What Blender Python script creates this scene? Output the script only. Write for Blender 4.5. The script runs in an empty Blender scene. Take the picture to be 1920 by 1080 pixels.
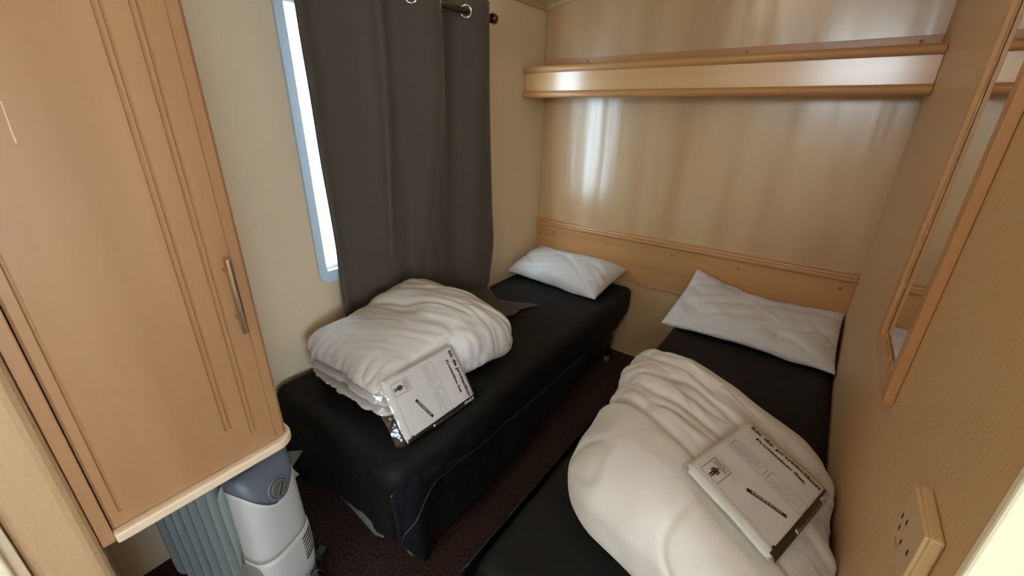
import bpy, bmesh, math, random
import numpy as np
from mathutils import Matrix, Vector

S = bpy.context.scene
COL = S.collection
random.seed(7)

# ------------------------------------------------------------------ camera, world, lights, exposure
F_PX, NADIR, DEPTH_VP = 788.0, (930.0, 2430.0), (1594.0, 221.0)     # measured in the 1920x1080 photograph
H, D, XL, XR = 1.408, 2.30, -1.485, 0.199                           # eye height, back wall, window wall, mirror wall (m)
def _dir(p): return np.array([p[0] - 960.0, -(p[1] - 540.0), -F_PX])
_dn = _dir(NADIR); _dn /= np.linalg.norm(_dn)
_vy = _dir(DEPTH_VP); _vy -= _dn * _vy.dot(_dn); _vy /= np.linalg.norm(_vy)
_vx = np.cross(_vy, -_dn)
_R = np.array([_vx, _vy, -_dn])
cd = bpy.data.cameras.new('camera'); cam = bpy.data.objects.new('camera', cd); COL.objects.link(cam)
cd.sensor_width = 36.0; cd.lens = 36.0 * F_PX / 1920.0; cd.clip_start = 0.02
cam.matrix_world = Matrix.Translation((0, 0, H)) @ Matrix(_R.tolist()).to_4x4()
S.camera = cam
S.view_settings.view_transform = 'Standard'; S.view_settings.look = 'None'
S.view_settings.gamma = 1.0; S.view_settings.use_curve_mapping = False
S.view_settings.exposure = -0.15

world = bpy.data.worlds.new('overcast_sky'); S.world = world; world.use_nodes = True
bg = world.node_tree.nodes['Background']
bg.inputs[0].default_value = (0.68, 0.86, 1.0, 1); bg.inputs[1].default_value = 13.0

def area_light(name, loc, target, sx, sy, watts, color, portal=False):
    l = bpy.data.lights.new(name, 'AREA'); l.shape = 'RECTANGLE'; l.size = sx; l.size_y = sy
    l.energy = watts; l.color = color
    o = bpy.data.objects.new(name, l); COL.objects.link(o); o.location = loc
    o.rotation_euler = (Vector(target) - Vector(loc)).to_track_quat('-Z', 'Y').to_euler()
    if portal: l.cycles.is_portal = True
    return o
# daylight through the bedroom window (portal for the sky) and through the two windows of the hall behind the camera
area_light('window_portal', (-1.60, 1.28, 1.28), (0, 1.28, 1.28), 1.2, 1.2, 1.0, (1, 1, 1), True)
area_light('hall_window_daylight', (1.97, -0.65, 1.05), (0, -0.65, 1.05), 0.95, 0.95, 15.0, (0.90, 0.95, 1.0))
area_light('hall_end_window_daylight', (0.35, -1.77, 1.90), (0.35, 0, 1.90), 1.4, 0.45, 8.0, (1.0, 0.90, 0.76))

# ------------------------------------------------------------------ helpers
def lin(c):
    return tuple((v / 255.0 / 12.92) if v / 255.0 <= 0.04045 else ((v / 255.0 + 0.055) / 1.055) ** 2.4 for v in c) + (1.0,)

def new_mat(name, rgb, rough=0.5, metal=0.0, spec=0.5, rgb2=None, tex=(4, 4, 4), ramp=(0.35, 0.65), bump=0.0, btex=None,
            bdist=0.01, detail=4.0, sheen=0.0, coat=0.0, coat_rough=0.1, coat_ior=1.5):
    m = bpy.data.materials.new(name); m.use_nodes = True
    nt = m.node_tree; N = nt.nodes; L = nt.links; b = N['Principled BSDF']
    b.inputs['Base Color'].default_value = lin(rgb); b.inputs['Roughness'].default_value = rough
    b.inputs['Metallic'].default_value = metal; b.inputs['Specular IOR Level'].default_value = spec
    b.inputs['Sheen Weight'].default_value = sheen
    b.inputs['Coat Weight'].default_value = coat; b.inputs['Coat Roughness'].default_value = coat_rough; b.inputs['Coat IOR'].default_value = coat_ior
    def noise(sc, det):
        tc = N.new('ShaderNodeTexCoord'); mp = N.new('ShaderNodeMapping'); mp.inputs['Scale'].default_value = sc
        L.new(tc.outputs['Object'], mp.inputs['Vector'])
        n = N.new('ShaderNodeTexNoise'); n.inputs['Scale'].default_value = 1.0; n.inputs['Detail'].default_value = det
        L.new(mp.outputs['Vector'], n.inputs['Vector']); return n
    if rgb2:
        n = noise(tex, detail); r = N.new('ShaderNodeValToRGB')
        r.color_ramp.elements[0].position = ramp[0]; r.color_ramp.elements[0].color = lin(rgb)
        r.color_ramp.elements[1].position = ramp[1]; r.color_ramp.elements[1].color = lin(rgb2)
        L.new(n.outputs['Fac'], r.inputs['Fac']); L.new(r.outputs['Color'], b.inputs['Base Color'])
    if bump:
        n = noise(btex or tex, detail); bp = N.new('ShaderNodeBump')
        bp.inputs['Strength'].default_value = bump; bp.inputs['Distance'].default_value = bdist
        L.new(n.outputs['Fac'], bp.inputs['Height']); L.new(bp.outputs['Normal'], b.inputs['Normal'])
        if coat: L.new(bp.outputs['Normal'], b.inputs['Coat Normal'])
    return m

def clear_mat(name, tint, gloss, rough, bump=0.0, btex=(30, 30, 30)):
    m = bpy.data.materials.new(name); m.use_nodes = True
    nt = m.node_tree; N = nt.nodes; L = nt.links; N.remove(N['Principled BSDF'])
    t = N.new('ShaderNodeBsdfTransparent'); t.inputs[0].default_value = tint
    g = N.new('ShaderNodeBsdfGlossy'); g.inputs['Roughness'].default_value = rough
    mx = N.new('ShaderNodeMixShader'); mx.inputs[0].default_value = gloss
    L.new(t.outputs[0], mx.inputs[1]); L.new(g.outputs[0], mx.inputs[2]); L.new(mx.outputs[0], N['Material Output'].inputs[0])
    if bump:
        tc = N.new('ShaderNodeTexCoord'); mp = N.new('ShaderNodeMapping'); mp.inputs['Scale'].default_value = btex
        n = N.new('ShaderNodeTexNoise'); n.inputs['Scale'].default_value = 1; bp = N.new('ShaderNodeBump')
        bp.inputs['Strength'].default_value = bump; bp.inputs['Distance'].default_value = 0.01
        L.new(tc.outputs['Object'], mp.inputs[0]); L.new(mp.outputs[0], n.inputs['Vector'])
        L.new(n.outputs['Fac'], bp.inputs['Height']); L.new(bp.outputs['Normal'], g.inputs['Normal'])
    return m

def tag(o, label=None, cat=None, group=None, kind=None):
    if label: o['label'] = label
    if cat: o['category'] = cat
    if group: o['group'] = group
    if kind: o['kind'] = kind
    return o

def thing(name, label, cat, loc=(0, 0, 0), matrix=None, group=None):
    o = bpy.data.objects.new(name, None); COL.objects.link(o); o.empty_display_size = 0.05
    if matrix is not None: o.matrix_world = matrix
    else: o.location = loc
    return tag(o, label, cat, group)

class MB:
    """collects world (or local) geometry for ONE mesh object"""
    def __init__(s): s.v = []; s.f = []
    def add(s, v, f):
        k = len(s.v); s.v += [tuple(map(float, p)) for p in v]; s.f += [tuple(k + i for i in q) for q in f]; return s
    def box(s, a, b):
        (x0, y0, z0), (x1, y1, z1) = a, b
        return s.add([(x0,y0,z0),(x1,y0,z0),(x1,y1,z0),(x0,y1,z0),(x0,y0,z1),(x1,y0,z1),(x1,y1,z1),(x0,y1,z1)],
                     [(0,3,2,1),(4,5,6,7),(0,1,5,4),(1,2,6,5),(2,3,7,6),(3,0,4,7)])
    def tube(s, pts, r, n=10, cap=True):
        P = [Vector(p) for p in pts]; rs = r if hasattr(r, '__len__') else [r] * len(P)
        V = []; up = None
        for i, p in enumerate(P):
            t = (P[min(i + 1, len(P) - 1)] - P[max(i - 1, 0)]).normalized()
            if up is None: up = t.orthogonal().normalized()
            up = (up - t * up.dot(t)).normalized(); w = t.cross(up)
            for k in range(n):
                a = 2 * math.pi * k / n; V.append(p + (up * math.cos(a) + w * math.sin(a)) * rs[i])
        F = [(i*n+k, i*n+(k+1) % n, (i+1)*n+(k+1) % n, (i+1)*n+k) for i in range(len(P)-1) for k in range(n)]
        if cap: F += [tuple(range(n))[::-1], tuple((len(P)-1)*n + k for k in range(n))]
        return s.add(V, F)
    def extrude(s, poly, axis, a, b):
        """poly of (p,q) in the two other axes (cyclic order), extruded along axis from a to b"""
        def P(p, q, t): return {0: (t, p, q), 1: (q, t, p), 2: (p, q, t)}[axis]
        n = len(poly)
        return s.add([P(p, q, a) for p, q in poly] + [P(p, q, b) for p, q in poly],
                     [tuple(range(n))[::-1], tuple(range(n, 2*n))] + [(i, (i+1) % n, n+(i+1) % n, n+i) for i in range(n)])
    def torus(s, c, axis, R, r, n=20, m=8):
        c = Vector(c); ax = Vector(axis).normalized(); e = ax.orthogonal().normalized(); g = ax.cross(e); V = []
        for i in range(n):
            a = 2*math.pi*i/n; d = e*math.cos(a) + g*math.sin(a)
            for k in range(m):
                b = 2*math.pi*k/m; V.append(c + d*(R + r*math.cos(b)) + ax*(r*math.sin(b)))
        return s.add(V, [(i*m+k, ((i+1) % n)*m+k, ((i+1) % n)*m+(k+1) % m, i*m+(k+1) % m) for i in range(n) for k in range(m)])
    def grid(s, P):
        """P: array (a,b,3)"""
        a, b, _ = P.shape
        return s.add(P.reshape(-1, 3), [(i*b+j, (i+1)*b+j, (i+1)*b+j+1, i*b+j+1) for i in range(a-1) for j in range(b-1)])
    def build(s, name, m, parent=None, smooth=False, bevel=0.0, seg=2, world=True, merge=False, solid=0.0, sub=0):
        V = s.v
        if parent is not None and world:
            off = parent.matrix_world_loc if hasattr(parent, 'matrix_world_loc') else Vector(ROOTLOC.get(parent.name, (0, 0, 0)))
            V = [(p[0]-off[0], p[1]-off[1], p[2]-off[2]) for p in V]
        me = bpy.data.meshes.new(name); me.from_pydata(V, [], s.f)
        bm = bmesh.new(); bm.from_mesh(me)
        if merge: bmesh.ops.remove_doubles(bm, verts=bm.verts, dist=1e-5)
        bmesh.ops.recalc_face_normals(bm, faces=bm.faces); bm.to_mesh(me); bm.free()
        me.materials.append(m)
        if smooth:
            me.polygons.foreach_set('use_smooth', [True] * len(me.polygons))
        o = bpy.data.objects.new(name, me); COL.objects.link(o)
        if bevel:
            md = o.modifiers.new('bevel', 'BEVEL'); md.width = bevel; md.segments = seg; md.limit_method = 'ANGLE'
        if solid:
            md = o.modifiers.new('solid', 'SOLIDIFY'); md.thickness = solid; md.offset = 0
        if sub:
            md = o.modifiers.new('sub', 'SUBSURF'); md.levels = sub; md.render_levels = sub
        if parent is not None:
            o.parent = parent
            if world: ROOTLOC[o.name] = ROOTLOC.get(parent.name, (0, 0, 0))   # child keeps the root's frame
        return o
ROOTLOC = {}
def root(name, label, cat, loc, group=None):
    o = thing(name, label, cat, loc, None, group); ROOTLOC[o.name] = tuple(loc); return o
def struct(o): o['kind'] = 'structure'; return o

# smooth value noise
_rng = np.random.RandomState(3); _T = _rng.rand(64, 64, 64)
def vnoise(P, sc):
    Q = np.asarray(P, float) * np.asarray(sc, float) + 40.0
    i = np.floor(Q).astype(int); f = Q - i; f = f * f * (3 - 2 * f); r = 0
    for dx in (0, 1):
        for dy in (0, 1):
            for dz in (0, 1):
                w = (f[..., 0] if dx else 1 - f[..., 0]) * (f[..., 1] if dy else 1 - f[..., 1]) * (f[..., 2] if dz else 1 - f[..., 2])
                r = r + w * _T[(i[..., 0] + dx) % 64, (i[..., 1] + dy) % 64, (i[..., 2] + dz) % 64]
    return r * 2 - 1
def sstep(a, b, x):
    t = np.clip((x - a) / (b - a), 0, 1); return t * t * (3 - 2 * t)

def rbox(h, r, N=40):
    """rounded box grid: (verts array, faces, cube-normals)"""
    g = np.linspace(-1, 1, N + 1); g = 0.55 * g + 0.45 * np.sin(g * math.pi / 2)
    A, B = np.meshgrid(g, g, indexing='ij'); V = []; Fc = []; k = 0
    for ax in range(3):
        for sg in (-1, 1):
            P = np.zeros((N + 1, N + 1, 3)); P[..., ax] = sg; P[..., (ax + 1) % 3] = A; P[..., (ax + 2) % 3] = B
            V.append(P.reshape(-1, 3))
            for i in range(N):
                for j in range(N):
                    q = (k+i*(N+1)+j, k+(i+1)*(N+1)+j, k+(i+1)*(N+1)+j+1, k+i*(N+1)+j+1)
                    Fc.append(q if sg > 0 else q[::-1])
            k += (N + 1) ** 2
    V = np.concatenate(V); h = np.array(h, float); r3 = np.minimum(np.array(r if hasattr(r, '__len__') else (r, r, r), float), h)
    P = V * h; inner = h - r3; c = np.clip(P, -inner, inner); d = (P - c) / r3
    # blend corners: face points have one |d|=1 component
    n = np.linalg.norm(d, axis=1, keepdims=True); d = d / np.maximum(n, 1e-9)
    return c + d * r3, Fc, d

# ------------------------------------------------------------------ materials
M = {}
M['wall'] = new_mat('cream_wall_paint', (236, 214, 184), 0.55, bump=0.15, btex=(60, 60, 60), bdist=0.004)
M['wall_gloss'] = new_mat('satin_wall_panel', (214, 178, 132), 0.4, spec=0.5, rgb2=(200, 160, 112), tex=(7, 7, 0.7), coat=1.0, coat_rough=0.24, coat_ior=1.85,
                          bump=0.26, btex=(9, 9, 0.7), bdist=0.02, detail=1.5)
M['wall_texture'] = new_mat('textured_wall_vinyl', (214, 174, 130), 0.5, bump=0.35, btex=(140, 140, 90), bdist=0.004)
M['wall_tan'] = new_mat('tan_wall_vinyl', (204, 168, 130), 0.5, bump=0.25, btex=(140, 140, 90), bdist=0.004)
M['ceiling'] = new_mat('ceiling_board', (226, 212, 180), 0.6)
M['trim'] = new_mat('cream_trim', (205, 180, 138), 0.45)
M['carpet'] = new_mat('dark_plum_carpet', (38, 26, 25), 0.95, spec=0.1, rgb2=(92, 70, 66), tex=(160, 160, 160), bump=0.8, btex=(220, 220, 220), bdist=0.01)
def wood(name, a, b, tex, rough=0.38, **kw):
    return new_mat(name, a, rough, rgb2=b, tex=tex, ramp=(0.3, 0.7), bump=0.06, btex=tuple(t * 6 for t in tex), bdist=0.004, detail=6, **kw)
M['wood_v'] = wood('beech_foil_vertical', (164, 118, 81), (181, 138, 98), (9, 9, 0.9))
M['wood_h'] = wood('beech_foil_horizontal', (190, 136, 86), (208, 156, 104), (0.9, 12, 12), 0.30)
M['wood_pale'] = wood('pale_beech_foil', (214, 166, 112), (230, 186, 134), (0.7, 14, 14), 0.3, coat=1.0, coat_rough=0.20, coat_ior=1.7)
M['wood_r'] = wood('mirror_frame_beech', (186, 134, 86), (202, 152, 102), (9, 9, 1.2))
M['edge_cream'] = new_mat('cream_edge_banding', (236, 212, 184), 0.4)
M['scuff'] = new_mat('pale_scuff', (216, 182, 144), 0.5)
M['dark_gap'] = new_mat('screw_head_metal', (150, 110, 72), 0.5, metal=0.2)
M['steel'] = new_mat('brushed_steel', (196, 176, 156), 0.22, metal=1.0)
M['chrome'] = new_mat('chrome', (225, 222, 215), 0.08, metal=1.0)
M['rod'] = new_mat('antique_brass_rod', (132, 112, 90), 0.32, metal=1.0)
M['copper'] = new_mat('copper_finial', (120, 76, 50), 0.3, metal=0.9)
M['curtain'] = new_mat('taupe_blackout_cloth', (86, 78, 69), 0.75, spec=0.3, sheen=0.15, bump=0.1, btex=(400, 400, 400), bdist=0.002)
M['pvc'] = new_mat('daylight_tinted_window_plastic', (206, 222, 238), 0.35)  # white plastic with bluish daylight mixed into its base colour
M['glass'] = clear_mat('window_glass', (0.96, 0.99, 1.0, 1), 0.06, 0.0)
M['mirror'] = new_mat('mirror_silvering', (232, 232, 226), 0.02, metal=1.0)
M['bevel_glass'] = new_mat('mirror_bevel', (226, 220, 205), 0.12, metal=1.0, bump=0.6, btex=(30, 60, 60), bdist=0.01)
M['cover'] = new_mat('black_bed_cover', (17, 17, 17), 0.68, spec=0.3, bump=0.3, btex=(9, 16, 9), bdist=0.015)
M['cover_side'] = new_mat('daylight_tinted_black_nylon', (26, 30, 37), 0.36, spec=0.6, bump=0.45, btex=(8, 12, 6), bdist=0.03)  # black nylon; the lighter blue cast is daylight put into the colour
M['piping'] = new_mat('black_cord_piping', (34, 36, 42), 0.4)
M['bed_base'] = new_mat('grey_bed_base', (128, 128, 126), 0.6)
M['plastic_dark'] = new_mat('black_plastic', (14, 14, 14), 0.35)
M['pillow'] = new_mat('white_pillow_cotton', (219, 213, 211), 0.8, spec=0.2, sheen=0.1, bump=0.12, btex=(24, 24, 24), bdist=0.01)
M['duvet'] = new_mat('white_duvet_cotton', (221, 215, 212), 0.75, spec=0.25, sheen=0.15, bump=0.06, btex=(14, 40, 14), bdist=0.012)
M['thread'] = new_mat('stitch_thread', (205, 196, 182), 0.8)
M['paper'] = new_mat('printed_paper', (222, 216, 215), 0.6)
M['linen'] = new_mat('folded_white_fleece', (226, 222, 220), 0.8, bump=0.3, btex=(30, 30, 30), bdist=0.006)
M['ink'] = new_mat('black_ink', (16, 13, 13), 0.5)
M['ink_grey'] = new_mat('grey_ink', (120, 112, 106), 0.6)
M['mid_ink'] = new_mat('silver_print', (168, 160, 154), 0.5)
M['white_ink'] = new_mat('white_print', (225, 220, 215), 0.5)
M['film'] = clear_mat('clear_plastic_film', (0.99, 0.99, 0.99, 1), 0.09, 0.12, 0.5, (26, 26, 26))
M['fin'] = new_mat('radiator_grey_enamel', (138, 146, 144), 0.35)
M['slate'] = new_mat('slate_blue_plastic', (96, 102, 116), 0.38)
M['ltgrey'] = new_mat('light_grey_plastic', (190, 190, 190), 0.42)
M['dial'] = new_mat('olive_grey_dial', (92, 94, 84), 0.35)
M['slot'] = new_mat('dark_slot', (22, 20, 20), 0.7)
M['socket'] = new_mat('magnolia_socket_plastic', (210, 176, 132), 0.35)
M['lining'] = new_mat('ivory_door_lining', (250, 240, 214), 0.4)
M['grass'] = new_mat('pale_gravel_outside', (196, 200, 198), 0.9, rgb2=(214, 216, 214), tex=(3, 3, 3))

# ------------------------------------------------------------------ the setting
struct(MB().box((XL - 0.1, -1.9, -0.08), (2.1, D + 0.06, 0.0)).build('floor', M['carpet']))
struct(MB().box((XL - 0.1, D, 0.0), (XR + 0.06, D + 0.06, 2.4)).build('wall_back', M['wall_gloss']))
WY0, WY1, WZ0, WZ1 = 0.800, 1.760, 0.825, 1.735                       # window opening
struct(MB().box((XL - 0.1, -0.1, 0), (XL, WY0, 2.3)).box((XL - 0.1, WY1, 0), (XL, D, 2.3))
       .box((XL - 0.1, WY0, 0), (XL, WY1, WZ0)).box((XL - 0.1, WY0, WZ1), (XL, WY1, 2.3)).build('wall_left', M['wall']))
struct(MB().box((XR, 0.505, 0), (XR + 0.06, D, 2.4)).build('wall_right', M['wall_texture']))
struct(MB().box((XL, -0.10, 0), (-0.885, -0.019, 2.3)).build('wall_front', M['wall_tan'], bevel=0.02, seg=4))
# pitched ceiling over the bedroom, level ceiling over the hall
sl = 0.17
struct(MB().add([(XL-0.1, -0.1, 1.95-0.1*sl), (XR+0.06, -0.1, 1.95+(XR+0.06-XL)*sl), (XR+0.06, D+0.06, 1.95+(XR+0.06-XL)*sl), (XL-0.1, D+0.06, 1.95-0.1*sl),
                 (XL-0.1, -0.1, 2.6), (XR+0.06, -0.1, 2.6), (XR+0.06, D+0.06, 2.6), (XL-0.1, D+0.06, 2.6)],
                [(0,3,2,1),(4,5,6,7),(0,1,5,4),(1,2,6,5),(2,3,7,6),(3,0,4,7)]).build('ceiling', M['ceiling']))
struct(MB().box((-0.885, -1.9, 2.25), (2.1, -0.1, 2.35)).box((XR + 0.06, -0.1, 2.25), (2.1, 0.56, 2.35)).build('ceiling_hall', M['ceiling']))
# the hall the camera looks in from
struct(MB().box((XR + 0.06, 0.505, 0), (2.1, 0.565, 2.35)).build('wall_hall_back', M['wall']))
struct(MB().box((2.0, -1.9, 0), (2.1, -1.15, 2.35)).box((2.0, -0.15, 0), (2.1, 0.505, 2.35)).box((2.0, -1.15, 0), (2.1, -0.15, 0.55))
       .box((2.0, -1.15, 1.55), (2.1, -0.15, 2.35)).build('wall_hall_right', M['wall']))
struct(MB().box((-0.985, -1.9, 0), (-0.40, -1.8, 2.35)).box((1.10, -1.9, 0), (2.0, -1.8, 2.35)).box((-0.40, -1.9, 0), (1.10, -1.8, 1.65))
       .box((-0.40, -1.9, 2.15), (1.10, -1.8, 2.35)).build('wall_hall_front', M['wall']))
struct(MB().box((-0.985, -1.8, 0), (-0.885, -0.10, 2.35)).build('wall_hall_left', M['wall']))
for nm, a, b in (('window_2', (1.995, -1.15, 0.55), (2.03, -0.15, 1.55)), ('window_3', (-0.40, -1.83, 1.65), (1.10, -1.795, 2.15))):
    w = struct(MB().box(a, b).build(nm, M['glass']))
# door linings: one on the end of the mirror wall, one beside the partition
dl = struct(MB().box((XR - 0.001, 0.490, 0), (XR + 0.13, 0.504, 2.1)).build('door_1', M['lining'], bevel=0.003))
dl2 = struct(MB().box((-0.884, -0.22, 0), (-0.868, -0.112, 2.1)).build('door_2', M['lining'], bevel=0.003))
# trims
struct(MB().add([(XL, 0.33, 1.925), (XL + 0.010, 0.33, 1.930), (XL + 0.020, 0.33, 1.952), (XL, 0.33, 1.951),
                 (XL, D, 1.925), (XL + 0.010, D, 1.930), (XL + 0.020, D, 1.952), (XL, D, 1.951)],
                [(0,1,2,3),(7,6,5,4),(0,4,5,1),(1,5,6,2),(2,6,7,3),(3,7,4,0)]).build('trim_1', M['trim']))
e1z = 1.95 + (XR - XL) * sl
struct(MB().add([(XL, D, 1.928), (XL, D-0.010, 1.932), (XL, D-0.018, 1.952), (XL, D, 1.952),
                 (XR, D, e1z-0.024), (XR, D-0.010, e1z-0.02), (XR, D-0.018, e1z), (XR, D, e1z)],
                [(0,1,2,3),(7,6,5,4),(0,4,5,1),(1,5,6,2),(2,6,7,3),(3,7,4,0)]).build('trim_2', M['trim']))
struct(MB().tube([(XL + 0.003, D - 0.003, 0), (XL + 0.003, D - 0.003, 1.94)], 0.0055, 8).build('trim_3', M['trim'], smooth=True))
struct(MB().box((XL - 8, -6, -0.75), (XL - 0.12, 9, -0.7)).build('ground', M['grass']))

# window: frame with rounded corners, sash and pane
def rrect(y0, y1, z0, z1, r, n=6):
    P = []
    for cy, cz, a0 in ((y1-r, z1-r, 0), (y0+r, z1-r, 90), (y0+r, z0+r, 180), (y1-r, z0+r, 270)):
        for k in range(n+1):
            a = math.radians(a0 + 90*k/n); P.append((cy + r*math.cos(a), cz + r*math.sin(a)))
    return P
def ring_frame(mb, outer, inner, x0, x1, x1i=None):
    n = len(outer); x1i = x1 if x1i is None else x1i
    V = [(x0, *p) for p in outer] + [(x1, *p) for p in outer] + [(x1i, *p) for p in inner] + [(x0, *p) for p in inner]
    return mb.add(V, [(a*n+i, a*n+(i+1) % n, ((a+1) % 4)*n+(i+1) % n, ((a+1) % 4)*n+i) for a in range(4) for i in range(n)])
win = struct(ring_frame(MB(), rrect(0.766, 1.783, 0.788, 1.772, 0.035), rrect(0.803, 1.757, 0.828, 1.732, 0.01), XL + 0.0005, XL + 0.014, XL + 0.002)
             .build('window_1', M['pvc']))
ring_frame(MB(), rrect(WY0, WY1, WZ0, WZ1, 0.004), rrect(0.808, 1.752, 0.838, 1.722, 0.015), XL - 0.06, XL - 0.03).build('sash', M['pvc'], win)
MB().box((XL - 0.045, 0.805, 0.834), (XL - 0.040, 1.755, 1.726)).build('pane', M['glass'], win)

# ------------------------------------------------------------------ headboard panel
hb = root('headboard', 'low beech headboard panel running along the back wall behind both pillows', 'headboard', (-0.64, D, 0.48))
MB().box((XL + 0.006, D - 0.016, 0.487), (XR - 0.001, D - 0.0005, 0.752)).build('panel', M['wood_h'], hb)
MB().add(*(lambda prof: ([(x, D - q, z) for x in (XL + 0.004, XR - 0.001) for q, z in prof],
     [tuple(range(len(prof)))[::-1], tuple(range(len(prof), 2*len(prof)))] + [(i, (i+1) % len(prof), len(prof)+(i+1) % len(prof), len(prof)+i) for i in range(len(prof))]))
     ([(0.0005, 0.736), (0.020, 0.736), (0.028, 0.742), (0.030, 0.752), (0.026, 0.758), (0.031, 0.764), (0.028, 0.772), (0.018, 0.776), (0.0005, 0.776)])
     ).build('moulding', M['wood_h'], hb, bevel=0.002)
for x in (-1.36, -0.60, -0.27, 0.15):
    MB().tube([(x, D - 0.0155, 0.700), (x, D - 0.0180, 0.700)], 0.006, 12).build('screw', M['dark_gap'], hb)

# ------------------------------------------------------------------ wall shelf
sh = root('wall_shelf', 'long beech wall shelf with deep front fascia high on the back wall', 'shelf', (-0.64, D, 1.50))
MB().box((XL + 0.008, D - 0.016, 1.53), (XR - 0.002, D - 0.0005, 1.687)).build('back_strip', M['wood_h'], sh, bevel=0.002)
MB().box((XL + 0.008, 2.115, 1.500), (XR - 0.002, D - 0.017, 1.515)).build('shelf_board', M['wood_h'], sh)
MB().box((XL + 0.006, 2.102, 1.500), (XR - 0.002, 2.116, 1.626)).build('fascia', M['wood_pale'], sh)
for z0, z1 in ((1.606, 1.640), (1.485, 1.519)):
    zc, rz = (z0 + z1) / 2, (z1 - z0) / 2; n = 10
    prof = [(2.1015, z0)] + [(2.098 - 0.016*math.sin(math.pi*k/n), zc - rz*math.cos(math.pi*k/n)) for k in range(n+1)] + [(2.1015, z1)]
    m = len(prof)
    MB().add([(x, y, z) for x in (XL + 0.002, XR - 0.001) for y, z in prof],
             [tuple(range(m)), tuple(range(2*m-1, m-1, -1))] + [(i, m+i, m+(i+1) % m, (i+1) % m) for i in range(m)]
             ).build('top_moulding' if z0 > 1.55 else 'bottom_moulding', M['wood_h'], sh, bevel=0.003)
for x in (-1.20, -0.43, 0.14):
    MB().tube([(x, D - 0.0155, 1.668), (x, D - 0.0185, 1.668)], 0.006, 12).build('screw', M['dark_gap'], sh)

# ------------------------------------------------------------------ curtain rod and curtain
ROD_X, ROD_Z = -1.360, 1.787
rd = root('curtain_rod', 'antique brass curtain rod with knob end above the window', 'curtain rod', (XL, 1.2, ROD_Z))
MB().tube([(ROD_X, 0.66, ROD_Z), (ROD_X, 1.665, ROD_Z)], 0.011, 14).build('pole', M['rod'], rd, smooth=True)
for y, s in ((1.665, 1), (0.66, -1)):
    MB().tube([(ROD_X, y - 0.004*s, ROD_Z), (ROD_X, y, ROD_Z), (ROD_X, y + 0.004*s, ROD_Z), (ROD_X, y + 0.016*s, ROD_Z), (ROD_X, y + 0.026*s, ROD_Z), (ROD_X, y + 0.030*s, ROD_Z)],
              [0.012, 0.020, 0.022, 0.022, 0.018, 0.006], 18).build('finial', M['copper'], rd, smooth=True)
for y in (0.70, 1.60):
    MB().tube([(XL + 0.001, y, ROD_Z), (ROD_X - 0.008, y, ROD_Z)], 0.007, 10).tube([(XL + 0.001, y, ROD_Z), (XL + 0.006, y, ROD_Z)], 0.024, 16).build('bracket', M['rod'], rd)

cu = root('curtain', 'dark taupe eyelet curtain hanging over the window onto the bed', 'curtain', (ROD_X, 1.2, 0.47))
NS, NT = 150, 130
LW = 0.29
def curtain_pt(s, t):
    """s along the width (0 near the wardrobe, 1 at the far end), t down the drop"""
    y = 0.765 + s * (1.665 - 0.765)
    ph = 2 * math.pi * (y - 1.50) / LW
    zt = 1.835; drop = zt - 0.485
    d = t * (drop + 0.30)
    low = sstep(0.15, 0.85, np.minimum(d / drop, 1))
    amp = 0.046 * (1 - 0.30 * low)
    w = np.sin(ph) + 0.25 * low * np.sin(2.3 * ph + 1.0)
    x = ROD_X + amp * w - 0.030 * low * sstep(1.0, 0.75, s)
    x = x - 0.045 * low * (1 - sstep(0.55, 0.8, s)) 
    y = y + 0.055 * low * (1 - sstep(0.0, 0.35, s))
    yy = y + 0.02 * low * np.sin(ph * 0.5 + 0.6) * sstep(0, 0.15, s) - 0.05 * sstep(0.75, 1.0, s) * sstep(0.75, 1.0, d / drop) * sstep(0.5, 1.0, s)
    z = zt - np.minimum(d, drop)
    return x, yy, z, d, drop
P = np.zeros((NS, NT, 3))
for i in range(NS):
    s = i / (NS - 1)
    for j in range(NT):
        t = j / (NT - 1)
        x, y, z, d, drop = curtain_pt(s, t)
        # the surplus length lies on the bed towards the aisle, only at the far end; elsewhere it stays bunched behind the duvet
        out = sstep(0.63, 0.70, s)
        ex = max(0.0, d - drop + 0.05)
        bend = min(1.0, ex / 0.08)
        run = ex * (1.0 + 0.10 * math.sin(9 * s))
        zz = 0.4765 + (z - 0.4765) * 1.0
        if ex > 0:
            k = sstep(0, 0.09, ex)
            zz = 0.535 * (1 - k) + 0.4775 * k if ex < 0.09 else 0.4775
            zz = max(zz, 0.4775) + 0.010 * k * (0.5 + 0.5 * math.sin(17 * s + 10 * ex)) * (1 if ex < 0.30 else 0.6)
        fr = ex / 0.35
        k2 = (s - 0.70) / 0.30; hx_, hy_ = -1.132 + 0.050 * k2, 1.474 + 0.216 * k2
        fr2 = fr * (1.0 + 0.05 * math.sin(8 * k2))
        xx = x + out * (hx_ - x) * fr2 + (1 - out) * (0.015 * math.sin(60 * ex) if ex > 0 else 0)
        yy = y + out * (hy_ - y) * fr2 - out * 0.03 * math.sin(math.pi * min(fr, 1))
        if ex > 0 and out < 1:
            zz = zz * out + (1 - out) * (0.50 + 0.03 * math.cos(25 * ex + 9 * s) * (1 - math.exp(-ex * 20)))
        P[i, j] = (xx, yy, zz)
P[..., 0] += 0.006 * vnoise(P, (3, 5, 4)) * sstep(1.75, 1.2, P[..., 2]) * (P[..., 2] > 0.56)
kk = sstep(0.95, 0.76, P[..., 2])*(1-sstep(1.24, 1.32, P[..., 1]))
P[..., 0] = P[..., 0]*(1-kk) + kk*np.minimum(P[..., 0], -1.432 + 0.25*(P[..., 0]+1.432))
P[..., 0] = np.maximum(P[..., 0], XL + 0.016)
MB().grid(P).build('cloth', M['curtain'], cu, smooth=True, solid=0.0025)
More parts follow.
